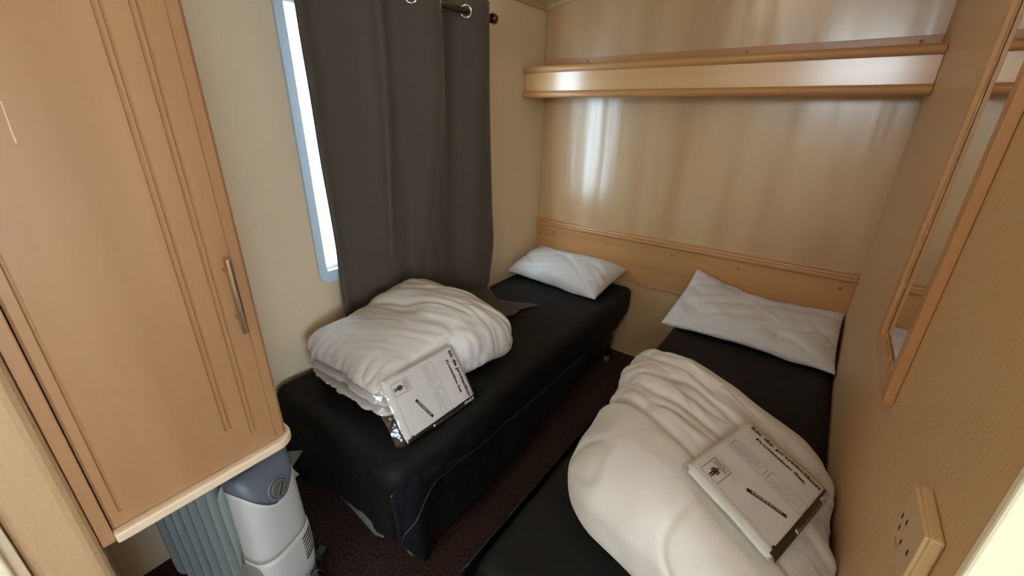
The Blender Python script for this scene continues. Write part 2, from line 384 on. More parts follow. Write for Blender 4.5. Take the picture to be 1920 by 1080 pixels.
for k in range(-5, 1):
    y = 1.50 + k * LW / 2
    sl_ = 0.046 * 2 * math.pi / LW * (1 if k % 2 == 0 else -1)
    nrm = Vector((1, -sl_, 0)).normalized()
    MB().torus((ROD_X, y, ROD_Z), nrm, 0.0215, 0.0045, 26, 8).build('eyelet', M['chrome'], cu, smooth=True)

# ------------------------------------------------------------------ beds
def make_bed(label, x0, x1, y0, y1, zfoot, zhead, seed, slack):
    b = root('single_bed', label, 'bed', ((x0 + x1)/2, (y0 + y1)/2, 0), 'two single beds')
    zt = 0.470; h = ((x1-x0)/2, (y1-y0)/2, 0.155)
    V, Fc, d = rbox(h, (0.045, 0.045, 0.055), 90)
    c = np.array([(x0+x1)/2, (y0+y1)/2, zt - 0.155]); Q = V + c
    # hem height varies from foot to head; head corners tuck up
    fy = np.clip((Q[:, 1]-y0)/(y1-y0), 0, 1); zb = zfoot + (zhead-zfoot)*fy + 0.05*sstep(0.90, 1.0, fy) - (0.11*sstep(-1.15, -1.33, Q[:, 0])*(1-sstep(0.0, 0.3, fy)) if x0 < -1 else 0)
    u = (Q[:, 2] - (zt-0.31)) / 0.31; Q[:, 2] = zb + u*(zt - zb)
    off = seed * 13.7
    side = np.clip(np.abs(d[:, 0]), 0, 1); foot = np.clip(-d[:, 1], 0, 1); low = 1 - u
    fold = vnoise(Q + off, (2, 7, 2)) * 0.5 + vnoise(Q + off, (3, 16, 3)) * 0.25
    Q[:, 0] += np.sign(d[:, 0]) * side * (np.maximum(0, fold) * slack * low + slack * 0.25 * np.sin(u * math.pi) - 0.02 * low) * (d[:, 0] * (1 if x0 < -1 else -1) > 0)
    fold2 = vnoise(Q + off, (7, 2, 2)) * 0.6 + vnoise(Q + off, (17, 3, 3)) * 0.3
    Q[:, 1] -= foot * (fold2 * slack * low * 0.6)
    top = np.clip(d[:, 2], 0, 1)
    Q[:, 2] += top * (0.003 * vnoise(Q + off, (5, 5, 1)) - 0.0025)
    rg = lambda w, c: np.exp(-(w/c)**2)
    qa = np.stack([Q[:, 0]+0.8*Q[:, 1], Q[:, 1]-0.7*Q[:, 0], Q[:, 2]], 1) + off
    nearf = 1 - sstep(0.15, 0.45, fy)
    Q += d*((0.007*rg(vnoise(qa, (3, 9, 4)), 0.12) + 0.004*rg(vnoise(qa+3, (6, 14, 8)), 0.12))*(nearf*(0.35+0.65*low) + 0.5*low*side) - 0.002*nearf)[:, None]
    Q[:, 1] = np.minimum(Q[:, 1], D - 0.018); Q[:, 0] = np.clip(Q[:, 0], XL + 0.001, XR - 0.001)
    mb = MB(); mb.add(Q, Fc); mb.build('cover', M['cover'], b, smooth=True, merge=True)
    # grey divan base showing under the hem, and the legs
    MB().box((x0+0.05, y0+0.05, 0.125), (x1-0.05, y1-0.10, zfoot+0.03)).build('base', M['plastic_dark'], b, bevel=0.012)
    n = 20; P = np.zeros((n, 6, 3))
    for i in range(n):
        for j in range(6):
            a, t = i/(n-1), j/5
            P[i, j] = (x0+0.22 + (x1-x0-0.31)*a, y0+0.020 - 0.006*t + 0.004*math.sin(5*a), zfoot+0.02 - t*(0.016+0.042*a**1.3*(1-sstep(0.86, 1.0, a)*0.8)))
    MB().grid(P).build('mattress_edge', M['bed_base'], b, smooth=True, solid=0.004)
    for lx in (x0+0.09, x1-0.06):
        for ly in (y0+0.10, y1-0.14):
            lg = MB().tube([(lx, ly, 0.045), (lx, ly, 0.13)], 0.012, 10).build('leg', M['plastic_dark'], b)
            MB().tube([(lx-0.010, ly, 0.0225), (lx+0.010, ly, 0.0225)], 0.0225, 16).build('castor', M['bed_base'], lg)
    return b
ya = 0.505
bedL = make_bed('single bed with black cover along the curtained window', XL + 0.003, -0.785, ya, D - 0.018, 0.150, 0.235, 1, 0.030)
bedR = make_bed('single bed with black cover along the mirror wall', -0.450, XR - 0.002, 0.46, D - 0.018, 0.130, 0.200, 2, 0.055)
# window bed: lower nylon skirt at the aisle side with its cord, and the loose corner pleat at the foot
N1 = 90
def skirt(bed, xs, sgn, y0, y1, ztop, zbot, seed, amp):
    P = np.zeros((N1, 14, 3)); y = np.linspace(y0, y1, N1)
    for j in range(14):
        t = j / 13
        P[:, j, 1] = y; P[:, j, 2] = ztop(y)*(1-t) + zbot(y)*t
        q = np.stack([0*y + seed, y, 0*y + t*0.3], 1)
        P[:, j, 0] = xs + sgn * (0.001 + 0.015*t + amp*t*vnoise(q, (1, 9, 2)) + amp*0.5*t*vnoise(q, (1, 22, 2)))
    return P
Ps = skirt(bedL, -0.787, 1, 0.503, 1.75, lambda y: 0.400 - 0.10*sstep(0.55, 0.9, y), lambda y: 0.215 - 0.150*sstep(0.49, 0.585, y) + 0.02*sstep(0.6, 0.75, y) + 0.10*sstep(0.75, 1.75, y), 3.0, 0.020)
Ps[:, :, 0] += 0.016*np.exp(-((Ps[:, :, 1]-0.585)/0.03)**2)*np.linspace(0, 1, 14)[None, :] - 0.012*np.exp(-((Ps[:, :, 1]-0.535)/0.02)**2)
MB().grid(Ps).build('skirt', M['cover_side'], bedL, smooth=True, solid=0.003)
cord = [(float(np.interp(y, Ps[:, 7, 1], np.minimum(Ps[:, 5, 0], Ps[:, 10, 0])))+0.005, y, 0.200 + 0.115*float(sstep(0.50, 0.68, y)) - 0.015*float(sstep(0.8, 1.5, y))) for y in np.linspace(0.515, 1.70, 60)]
MB().tube(cord, 0.0028, 8).build('piping', M['piping'], bedL, smooth=True)
# aisle bed: loose side skirt sweeping out towards the foot
Pr = np.zeros((N1, 26, 3)); y = np.linspace(0.46, 1.55, N1)
for j in range(26):
    t = j / 25
    q = np.stack([0*y + 9.0, y, 0*y + t*0.4], 1)
    Pr[:, j, 1] = y - 0.02*t; Pr[:, j, 2] = 0.452 - t*(0.452 - 0.05 - 0.12*sstep(0.9, 1.55, y))
    Pr[:, j, 0] = -0.4515 - 0.004 - (0.030*math.sin(math.pi*min(1, t*1.2)) + 0.085*t)*(1 - sstep(0.7, 1.5, y)*0.85) - 0.030*t*vnoise(q, (1, 6, 2)) - 0.012*t*vnoise(q, (1, 15, 3))
MB().grid(Pr).build('skirt', M['cover_side'], bedR, smooth=True, solid=0.003)

# ------------------------------------------------------------------ pillows
def make_pillow(label, FL, FR, BR, BL, thick, seed, sag):
    n = 56; g = np.sin(np.linspace(-1, 1, n)*math.pi/2); U, Vv = np.meshgrid(g, g, indexing='ij')
    FL, FR, BR, BL = [np.array(p, float) for p in (FL, FR, BR, BL)]
    a, b = (U+1)/2, (Vv+1)/2
    # sides curve in a little between the ears
    k = 0.010
    base = (FL*((1-a)*(1-b))[..., None] + FR*(a*(1-b))[..., None] + BR*(a*b)[..., None] + BL*((1-a)*b)[..., None])
    base[..., 2] -= sag*(1-U**2)*b*b
    ctr = base.mean((0, 1)); ex = (FR-FL)/np.linalg.norm(FR-FL); ey = (BL-FL); ey /= np.linalg.norm(ey)
    base = base - ex*(k*U*np.abs(U)*(1-Vv**2))[..., None] - ey*(k*Vv*np.abs(Vv)*(1-U**2))[..., None]
    nr = np.cross(ex, ey); nr /= np.linalg.norm(nr)
    prof = ((1-np.abs(U)**4.0)*(1-np.abs(Vv)**3.6))**0.5
    off = seed*7.3
    q = base + off
    q3 = np.stack([q[..., 0]+0.4*q[..., 1], q[..., 1]-0.5*q[..., 0], q[..., 2]], -1)
    q4 = np.stack([q[..., 0]-0.6*q[..., 1], q[..., 1]+0.7*q[..., 0], q[..., 2]], -1)
    rg = lambda w, c: np.exp(-(w/c)**2)
    wr = (0.014*vnoise(q, (4, 5, 4)) - 0.012*rg(vnoise(q3, (3, 11, 4)), 0.14) - 0.009*rg(vnoise(q4, (4, 13, 5)), 0.13) - 0.004*rg(vnoise(q3, (8, 30, 9)), 0.2) + 0.005*vnoise(q4, (6, 22, 9))) * np.minimum(1, prof*1.6)
    edge = (1-prof)
    wig = 0.013*vnoise(q, (11, 11, 3))*edge
    top = base + nr*(thick*0.62*prof + wr + wig + 0.0012)[..., None]
    bot = base - nr*(thick*0.38*prof - wig + 0.0012)[..., None]
    for A in (top, bot):
        A[..., 2] = np.maximum(A[..., 2], 0.4725 + (0.003 if A is top else 0))
        A[..., 1] = np.minimum(A[..., 1], D - 0.019 - np.where(A[..., 2] > 0.73, 0.014, 0)); A[..., 0] = np.clip(A[..., 0], XL + 0.004, XR - 0.003)
    mb = MB(); mb.grid(top); mb.grid(bot[:, ::-1])
    k2 = n*n
    idx = lambda i, j: i*n+j
    idb = lambda i, j: k2 + i*n + (n-1-j)
    F = []
    for i in range(n-1):
        F += [(idx(i, 0), idb(i, 0), idb(i+1, 0), idx(i+1, 0)), (idx(i+1, n-1), idb(i+1, n-1), idb(i, n-1), idx(i, n-1))]
        F += [(idx(0, i+1), idb(0, i+1), idb(0, i), idx(0, i)), (idx(n-1, i), idb(n-1, i), idb(n-1, i+1), idx(n-1, i+1))]
    mb.f += F
    o = mb.build('pillow', M['pillow'], None, smooth=True, merge=True)
    return tag(o, label, 'pillow', 'two white pillows')
make_pillow('flat white pillow at the head of the window bed, in the corner', (-1.470, 1.950, 0.512), (-0.868, 1.935, 0.480), (-0.838, 2.275, 0.570), (-1.445, 2.275, 0.595), 0.120, 1, 0.010)
make_pillow('flat white pillow with a raised corner against the mirror wall', (-0.490, 1.880, 0.492), (0.195, 1.872, 0.482), (0.195, 2.275, 0.595), (-0.455, 2.270, 0.665), 0.100, 2, 0.050)

# ------------------------------------------------------------------ duvets
KIT_W = ((-.926, .907, .658), (-.815, .9055, .485), (-.936, .613, .653))        # page corners TL, TR, BL of the packet on the window bed
KIT_M = ((-0.0166, 1.037, .7116), (.169, .9755, .646), (-.099, .757, .7415))     # the same on the mirror-wall bed
def make_room(Q, kit, depth, soft):
    """press the duvet back where a packet lies against it"""
    TL, TR, BL = [np.array(p) for p in kit]; e1 = (TR-TL)/np.linalg.norm(TR-TL); e2 = BL-TL; e2 = e2-e1*e2.dot(e1); e2 /= np.linalg.norm(e2)
    nz = np.cross(e2, e1); nz = nz if nz[2] > 0 else -nz
    r = Q-TL; a, b, c = r@e1, r@e2, r@nz
    w = sstep(-soft, -0.004, a)*sstep(0.206+soft, 0.21, a)*sstep(-soft, -0.008, b)*sstep(0.294+soft, 0.304, b)
    Q -= nz[None, :]*(np.maximum(0, c+depth)*w)[:, None]
V, Fc, d = rbox((0.245, 0.315, 0.13), (0.085, 0.10, 0.085), 104)
Q = V + np.array([-1.168, 0.935, 0.13]); u = np.clip(Q[:, 2]/0.26, 0, 1)
fy = Q[:, 1]
zt = np.interp(fy, [0.60, 0.70, 0.85, 1.00, 1.10, 1.25], [0.175, 0.195, 0.232, 0.268, 0.272, 0.235])
zt = zt * (1 - 0.10*sstep(-1.12, -0.92, Q[:, 0]))
Q[:, 2] = 0.4735 + u*zt
front = np.clip(-d[:, 1], 0, 1); right = np.clip(d[:, 0], 0, 1); left = np.clip(-d[:, 0], 0, 1); back = np.clip(d[:, 1], 0, 1)
wav = 0.03*vnoise(Q, (6, 2, 1))
for zc, dep, wd in ((0.33, 0.085, 0.06), (0.56, 0.060, 0.055)):
    gv = np.exp(-((u - zc - wav - 0.10*(Q[:, 0]+1.17))/wd)**2)
    Q[:, 1] += front*dep*gv*sstep(-0.925, -0.99, Q[:, 0]); Q[:, 0] += left*dep*0.6*gv
Q[:, 1] -= front*0.018*(1-u)*1.0
Q[:, 0] += right*0.020*np.sin(np.clip(u, 0, 1)*math.pi) + 0.05*right*sstep(0.85, 1.2, fy)*(1-0.5*u)
Q[:, 0] -= left*0.035*sstep(0.80, 0.66, fy)
Q[:, 0] = np.maximum(Q[:, 0], -1.408 - 0.06*sstep(0.80, 0.70, fy))
top = np.clip(d[:, 2], 0, 1)
q2 = np.stack([Q[:, 0]*0.8+Q[:, 1]*0.35, Q[:, 1]-0.45*Q[:, 0], Q[:, 2]], 1)
ridge = lambda w, c: np.exp(-(w/c)**2)
rip = 0.009*vnoise(q2, (4, 20, 6)) - 0.010*ridge(vnoise(q2, (3, 13, 5)), 0.12) - 0.006*ridge(vnoise(q2+5, (6, 30, 8)), 0.16) + 0.004*vnoise(q2, (8, 46, 8)) + 0.012*vnoise(Q, (5, 5, 5))
Q += d*(rip*(0.35+0.65*sstep(0.7, 1.0, fy)))[:, None]
Q += d*((0.007*vnoise(Q, (42, 4, 12)) - 0.007*ridge(vnoise(Q, (26, 6, 14)), 0.18) + 0.003*vnoise(Q, (60, 14, 30)))*front)[:, None]
Q[:, 2] -= top*0.018*np.exp(-((Q[:, 0]+1.20)/0.06)**2-((fy-0.93)/0.05)**2)
Q[:, 2] = np.maximum(Q[:, 2], 0.4735)
make_room(Q, KIT_W, 0.0275, 0.05); Q[:, 2] = np.maximum(Q[:, 2], 0.4735)
mb = MB(); mb.add(Q, Fc); dv = mb.build('folded_duvet', M['duvet'], None, smooth=True, merge=True)
tag(dv, 'thick white duvet folded in layers on the window bed beside the curtain', 'duvet', 'two folded white duvets')

V, Fc, d = rbox((0.290, 0.345, 0.12), (0.10, 0.11, 0.09), 110)
u = np.clip((V[:, 2]+0.12)/0.24, 0, 1); lx, ly = V[:, 0], V[:, 1]
xl = np.interp(ly, [-0.345, 0.345], [-0.315, -0.425]); X = xl + (lx+0.29)/0.58*(0.196 - xl)
Y = 0.945 + ly - 0.28*lx
zt = np.interp(lx, [-0.29, -0.22, -0.10, 0.02, 0.15, 0.29], [0.200, 0.228, 0.245, 0.225, 0.180, 0.135])*np.interp(ly, [-0.34, -0.22, 0.0, 0.22, 0.34], [0.86, 0.97, 1.0, 0.97, 0.90])
Q = np.stack([X, Y, 0.4735 + u*zt], 1)
top = np.clip(d[:, 2], 0, 1); left = np.clip(-d[:, 0], 0, 1); right = np.clip(d[:, 0], 0, 1); front = np.clip(-d[:, 1], 0, 1)
# fold line between the upper tier and the front tier
dist = (ly - (-0.13 - 0.30*lx)); step = sstep(0.03, -0.03, dist)
Q += d*(0.012*step*(u > 0.25) - 0.034*np.exp(-(dist/0.016)**2)*np.clip(1-(lx+0.30)/0.30, 0, 1)*sstep(0.2, 0.5, u))[:, None]
q2 = np.stack([Q[:, 0]-0.5*Q[:, 1], Q[:, 1]+0.45*Q[:, 0], Q[:, 2]], 1)
rip = (0.012*vnoise(q2, (4, 18, 6)) - 0.010*ridge(vnoise(q2, (3, 13, 5)), 0.13) - 0.008*ridge(vnoise(q2+7, (5, 27, 6)), 0.15) + 0.005*vnoise(q2, (9, 52, 8)))*(1-step)*sstep(0.38, 0.2, ly) + 0.012*vnoise(Q+3, (5, 5, 5)) + 0.003*vnoise(Q, (18, 18, 18)) - 0.005*step*ridge(vnoise(Q+2, (6, 8, 9)), 0.10)
rip *= (1 - 0.7*sstep(-0.10, 0.02, Q[:, 0])*sstep(0.6, 0.8, Q[:, 1])*top)
Q += d*rip[:, None]
Q[:, 0] -= left*(0.035*np.sin(u*math.pi)*sstep(0.1, -0.3, ly))
Q[:, 0] = np.minimum(Q[:, 0], XR - 0.004); Q[:, 2] = np.maximum(Q[:, 2], 0.4735)
make_room(Q, KIT_M, 0.026, 0.05)
mb = MB(); mb.add(Q, Fc); dv2 = mb.build('folded_duvet', M['duvet'], None, smooth=True, merge=True)
tag(dv2, 'puffy white duvet folded on the bed against the mirror wall', 'duvet', 'two folded white duvets')

# ------------------------------------------------------------------ bedding kits in plastic bags
def text_mesh(txt, bold):
    c = bpy.data.curves.new('lettering', 'FONT'); c.body = txt; c.size = 1.0; c.offset = bold*1.6; c.extrude = 0.0; c.resolution_u = 3
    o = bpy.data.objects.new('lettering', c); COL.objects.link(o)
    dg = bpy.context.evaluated_depsgraph_get(); me = bpy.data.meshes.new_from_object(o.evaluated_get(dg))
    bpy.data.objects.remove(o); bpy.data.curves.remove(c)
    return me
PW, PH = 0.206, 0.294
def make_kit(label, TL, TR, BL, thick, bend, seed):
    TL, TR, BL = Vector(TL), Vector(TR), Vector(BL)
    e1 = (TR-TL).normalized(); e2 = (BL-TL); e2 = (e2 - e1*e2.dot(e1)).normalized(); nz = e2.cross(e1); nz = nz if nz.z > 0 else -nz
    # local frame: x along the title, y up the page, z out of the page; origin at the page centre on the printed face
    ctr = TL + e1*PW/2 + e2*PH/2
    Mx = Matrix((( e1.x, -e2.x, nz.x, ctr.x), (e1.y, -e2.y, nz.y, ctr.y), (e1.z, -e2.z, nz.z, ctr.z), (0, 0, 0, 1)))
    k = thing('bedding_kit', label, 'packet', matrix=Mx, group='two bagged bedding kits')
    def zf(x, y):                                   # gentle puffiness of the printed face
        return bend*((x/(PW/2))**2*-0.5 + (y/(PH/2))**2*-0.5) + 0.0016*vnoise(np.stack([np.asarray(x)+seed, np.asarray(y), 0*np.asarray(x)], -1), (30, 22, 1))
    def P(u, v, lift):                              # page millimetres -> local point
        x, y = u/1000 - PW/2, PH/2 - v/1000
        return (x, y, float(zf(np.array(x), np.array(y))) + lift)
    def lb(mb, nm, m, parent=k, smooth=False, **kw): return mb.build(nm, m, parent, smooth=smooth, world=False, **kw)
    # folded fleece inside
    V, Fc, d = rbox((PW/2-0.006, PH/2-0.003, thick/2), (0.012, 0.012, thick/2), 26); V = V.copy()
    V[:, 2] += -thick/2 - 0.0012 + zf(V[:, 0], V[:, 1])*np.clip((V[:, 2]+thick/2)/thick, 0, 1) + 0.002*np.clip(-d[:, 2]+0.5, 0, 1)*vnoise(V+seed, (25, 25, 25))
    mb = MB(); mb.add(V, Fc); lb(mb, 'folded_fleece', M['linen'], smooth=True, merge=True)
    # printed sheet
    g = 22; A = np.zeros((g, g, 3))
    for i in range(g):
        for j in range(g):
            A[i, j] = P(2 + (PW*1000-13.5)*i/(g-1), 2 + (PH*1000-5)*j/(g-1), 0.0006)
    sheet = lb(MB().grid(A), 'printed_sheet', M['paper'], smooth=True, solid=0.0006)
    def text(txt, u0, u1, v_base, hgt, bold, m, ang=0.0, nm='lettering', lift=0.0018):
        me = text_mesh(txt, bold); co = np.array([v.co[:] for v in me.vertices]); x0, x1 = co[:, 0].min(), co[:, 0].max()
        sx = (u1-u0)/(x1-x0); ca, sa = math.cos(ang), math.sin(ang)
        for v in me.vertices:
            a = (v.co.x-x0)*sx; b = -v.co.y*hgt/0.72
            v.co = P(u0 + a*ca - b*sa, v_base + a*sa + b*ca, lift)
        me.materials.append(m); o = bpy.data.objects.new(nm, me); COL.objects.link(o); o.parent = sheet; return o
    def strip(nm, pts, m, lift=0.0012):             # flat filled polygon strip: list of quads in page mm, subdivided to follow the sheet
        mb = MB()
        for q in pts:
            q = np.array(q, float); nn = max(1, int(max(np.linalg.norm(q[1]-q[0]), np.linalg.norm(q[2]-q[1]))/9)); G = np.zeros((nn+1, nn+1, 3))
            for i in range(nn+1):
                for j in range(nn+1):
                    s, t = i/nn, j/nn; p = q[0]*(1-s)*(1-t)+q[1]*s*(1-t)+q[2]*s*t+q[3]*(1-s)*t; G[i, j] = P(p[0], p[1], lift)
            mb.grid(G)
        return lb(mb, nm, m, sheet)
    def line(a, b, w):
        a, b = np.array(a, float), np.array(b, float); t = (b-a)/np.linalg.norm(b-a); nn = np.array([-t[1], t[0]])*w/2
        return [a-nn, b-nn, b+nn, a+nn]
    text('kit de protection', 15, 187, 26, 12.5, 0.030, M['ink'], nm='title')
    text('Protection Set', 39, 161, 51, 10.0, 0.028, M['ink'], nm='subtitle')
    def outline(nm, u0, u1, v0, v1, r, w, m):
        pts = [(c[0], c[1]) for c in rrect(u0, u1, v0, v1, r, 5)]
        strip(nm, [line(pts[i], pts[(i+1) % len(pts)], w) for i in range(len(pts)) if np.hypot(pts[i][0]-pts[(i+1) % len(pts)][0], pts[i][1]-pts[(i+1) % len(pts)][1]) > 0.01], m)
    for u0, u1 in ((17, 99), (107, 190)):
        outline('box_outline', u0, u1, 104, 145, 7, 1.1, M['ink_grey'])
        rows = []
        rr = random.Random(int(u0))
        for v, a, b in ((115, 0.30, 0.78), (126, 0.07, 0.86), (132, 0.07, 0.92), (138, 0.07, 0.70)):
            x = u0 + a*(u1-u0)
            while x < u0 + b*(u1-u0):
                w = rr.uniform(3, 8); rows.append(line((x, v), (min(x+w, u0+b*(u1-u0)), v), 1.7 if v < 120 else 1.3)); x += w + 1.6
        strip('small_print', rows, M['ink_grey'])
    outline('pictogram_outline', 21, 61, 207, 268, 1.5, 1.2, M['ink'])
    text('Pour lit 1', 26, 56, 218, 5.2, 0.02, M['ink'], nm='pictogram_text')
    text('personne', 26, 56, 226, 4.6, 0.02, M['ink'], nm='pictogram_text')
    # standing figure: head, shoulders with arms, legs
    fig = [[(38.5, 230), (43.5, 230), (43.5, 235), (38.5, 235)], [(34, 236), (48, 236), (48, 239), (34, 239)], [(33, 238.5), (36, 238.5), (36, 250), (33, 250)],
           [(46, 238.5), (49, 238.5), (49, 250), (46, 250)], [(36.8, 239), (45.2, 239), (45.2, 251), (36.8, 251)], [(36.8, 250.8), (40.4, 250.8), (40.4, 264), (36.8, 264)], [(41.6, 250.8), (45.2, 250.8), (45.2, 264), (41.6, 264)]]
    strip('pictogram_figure', fig, M['ink'])
    ang = math.atan2(182-212, 174-100); bl = math.hypot(74, 30)
    strip('slogan_bar', [line((99, 212.5), (175, 181.5), 9.5)], M['ink'], 0.0013)
    rows = []; rr = random.Random(5); s = 9.0
    while s < bl - 10:
        w = rr.uniform(2.5, 6.5); rows.append(line((100+s*math.cos(ang), 212+s*math.sin(ang)), (100+(s+w)*math.cos(ang), 212+(s+w)*math.sin(ang)), 2.6)); s += w + 1.8
    strip('slogan_print', rows, M['white_ink'], 0.0020)
    rows = []; s = 70.0
    while s < 186:
        w = rr.uniform(2, 7); rows.append(line((s, 270 + 4*(s-70)/116), (s+w, 270 + 4*(s+w-70)/116), 1.3)); s += w + 2
    strip('small_print', rows, M['ink_grey'])
    strip('square_mark', [[(188, 266), (194, 266), (194, 276), (188, 276)]], M['ink'])
    # black edge band folded over the side of the packet
    def Bnd(t, v):                                  # t 0..1 across the band, bending down over the edge
        aa = t*1.15; r = 0.013
        p = P(191.5, v, 0.0012); return (p[0] + (0.004 + r*math.sin(aa))*min(1, t*3) if t > 0 else p[0], p[1], p[2] - r*(1-math.cos(aa)))
    G = np.array([[Bnd(t, v) for t in np.linspace(0, 1, 8)] for v in np.linspace(4, 289, 40)])
    band = lb(MB().grid(G), 'edge_band', M['ink'], smooth=True, solid=0.0005)
    def btext(txt, v0, v1, bold, m, hh):
        me = text_mesh(txt, bold); co = np.array([v.co[:] for v in me.vertices]); x0, x1 = co[:, 0].min(), co[:, 0].max()
        for v in me.vertices:
            vv = v0 + (v.co.x-x0)/(x1-x0)*(v1-v0); t = 0.72 - v.co.y/0.72*hh
            p = Bnd(max(0.02, t), vv); v.co = (p[0] + 0.0006, p[1], p[2] + 0.0009)
        me.materials.append(m); o = bpy.data.objects.new('lettering', me); COL.objects.link(o); o.parent = band
    btext('Protection de literie', 180, 62, 0.0, M['mid_ink'], 0.42)
    btext('JETABLE', 55, 8, 0.02, M['white_ink'], 0.50)
    sq = np.array([[(lambda p: (p[0]+0.0006, p[1], p[2]+0.0009))(Bnd(t, v)) for t in (0.25, 0.5, 0.75)] for v in (194, 190, 186)])
    lb(MB().grid(sq), 'square_mark', M['white_ink'], band)
    # clear bag around it all
    V, Fc, d = rbox((PW/2+0.006, PH/2+0.009, thick/2+0.003), (0.016, 0.016, thick/2), 30); V = V.copy()
    V[:, 2] += -thick/2 + 0.0022 + zf(V[:, 0], V[:, 1])*np.clip((V[:, 2]+thick/2)/thick, 0, 1)
    V += d*(0.0018*vnoise(V+seed, (40, 40, 40))*np.clip(1-d[:, 2:3]*0.9, 0, 1)[:, 0])[:, None]
    mb = MB(); mb.add(V, Fc); lb(mb, 'plastic_bag', M['film'], smooth=True, merge=True)
    # loose sealed end of the bag below the page
    g = 14; A = np.zeros((g, 8, 3))
    for i in range(g):
        for j in range(8):
            a, t = i/(g-1), j/7
            A[i, j] = (-PW/2 + PW*a*(1-0.06*t) , -PH/2 - 0.006 - 0.022*t, -thick*0.5 - 0.012*t + 0.004*math.sin(9*a+seed)*t)
    lb(MB().grid(A), 'bag_flap', M['film'], smooth=True)
    return k
make_kit('bagged kit de protection packet leaning on the duvet of the window bed', *KIT_W, 0.022, 0.004, 1.0)
make_kit('bagged kit de protection packet lying on the duvet by the mirror wall', *KIT_M, 0.020, 0.007, 5.0)

# ------------------------------------------------------------------ wardrobe
wd = root('wardrobe', 'tall beech wardrobe cupboard raised above the oil heater at left', 'wardrobe', (-1.19, 0.16, 0.668))
XF = -0.900
MB().box((XL + 0.002, 0.004, 0.691), (XF - 0.020, 0.314, 1.946)).build('body', M['wood_v'], wd)
# door: profile in y with routed double grooves; the grooves stop short of the bottom edge
def door_profile(grooves):
    pts = [(0.002, XF - 0.0185), (0.002, XF - 0.004), (0.006, XF)]
    for gy in grooves:
        pts += [(gy - 0.0032, XF), (gy - 0.0012, XF - 0.0035), (gy + 0.0012, XF - 0.0035), (gy + 0.0032, XF)]
    pts += [(0.296, XF), (0.2985, XF - 0.0012), (0.316, XF - 0.0018), (0.322, XF - 0.006), (0.322, XF - 0.0185)]
    return pts
dm = MB()
def slab(gr, z0, z1):
    pr = door_profile(gr); n = len(pr)
    dm.add([(x, y, z) for z in (z0, z1) for y, x in pr], [tuple(range(n)), tuple(range(2*n-1, n-1, -1))] + [(i, (i+1) % n, n+(i+1) % n, n+i) for i in range(n)])
slab([], 0.694, 0.7235); slab([0.021], 0.7235, 0.742); slab([0.021, 0.2535, 0.2625], 0.742, 0.778); slab([0.021, 0.2095, 0.2185, 0.2535, 0.2625], 0.778, 1.935)
door = dm.build('door', M['wood_v'], wd)
MB().add([(XF + 0.0003, y, z) for y, z in ((0.0815, 1.412), (0.0830, 1.412), (0.0818, 1.372), (0.0822, 1.361), (0.0800, 1.359), (0.0795, 1.364))], [(0, 1, 2, 3, 4, 5)]).build('scuff_mark', M['scuff'], door)
hz0, hz1, hy, hx = 0.992, 1.148, 0.2815, XF + 0.030
hd = MB().tube([(hx, hy, hz0), (hx, hy, hz0+0.001), (hx, hy, hz1-0.001), (hx, hy, hz1)], [0.0052, 0.0062, 0.0062, 0.0052], 16).build('handle', M['steel'], door, smooth=False)
for pz in (hz0 + 0.028, hz1 - 0.028):
    MB().tube([(XF - 0.001, hy, pz), (hx, hy, pz)], 0.004, 10).build('handle_post', M['steel'], door)
MB().box((XL + 0.002, -0.0185, 0.668), (XF + 0.004, 0.0005, 1.946)).build('frame_strip', M['wood_v'], wd, bevel=0.002)
pl = [(XL + 0.002, 0.0006), (XF + 0.016, 0.0006)]
for k in range(9):
    a = math.radians(90*k/8); pl.append((XF + 0.016 - 0.045 + 0.045*math.cos(a), 0.338 - 0.045 + 0.045*math.sin(a)))
pl.append((XL + 0.002, 0.338))
MB().extrude(pl, 2, 0.668, 0.690).build('base_board', M['edge_cream'], wd, bevel=0.004)

# ------------------------------------------------------------------ oil-filled heater under the wardrobe
ua = math.atan2(0.31, 0.95)
Mh = Matrix.Translation((-0.900, 0.270, 0.0)) @ Matrix.Rotation(ua, 4, 'Z')      # local x towards the control end, origin under that end
ht = thing('oil_heater', 'grey oil-filled radiator heater standing under the wardrobe', 'heater', matrix=Mh)
def lp(mb, nm, m, parent=ht, **kw): return mb.build(nm, m, parent, world=False, **kw)
for k in range(8):
    xc = -0.112 - 0.042*k
    V, Fc, d = rbox((0.0088, 0.068, 0.235), (0.0075, 0.03, 0.05), 10)
    lp(MB().add(V + np.array([xc, 0, 0.345]), Fc), 'fin', M['fin'], smooth=True, merge=True)
for hz in (0.52, 0.17): lp(MB().tube([(-0.43, 0, hz), (-0.09, 0, hz)], 0.016, 12), 'oil_header', M['fin'])
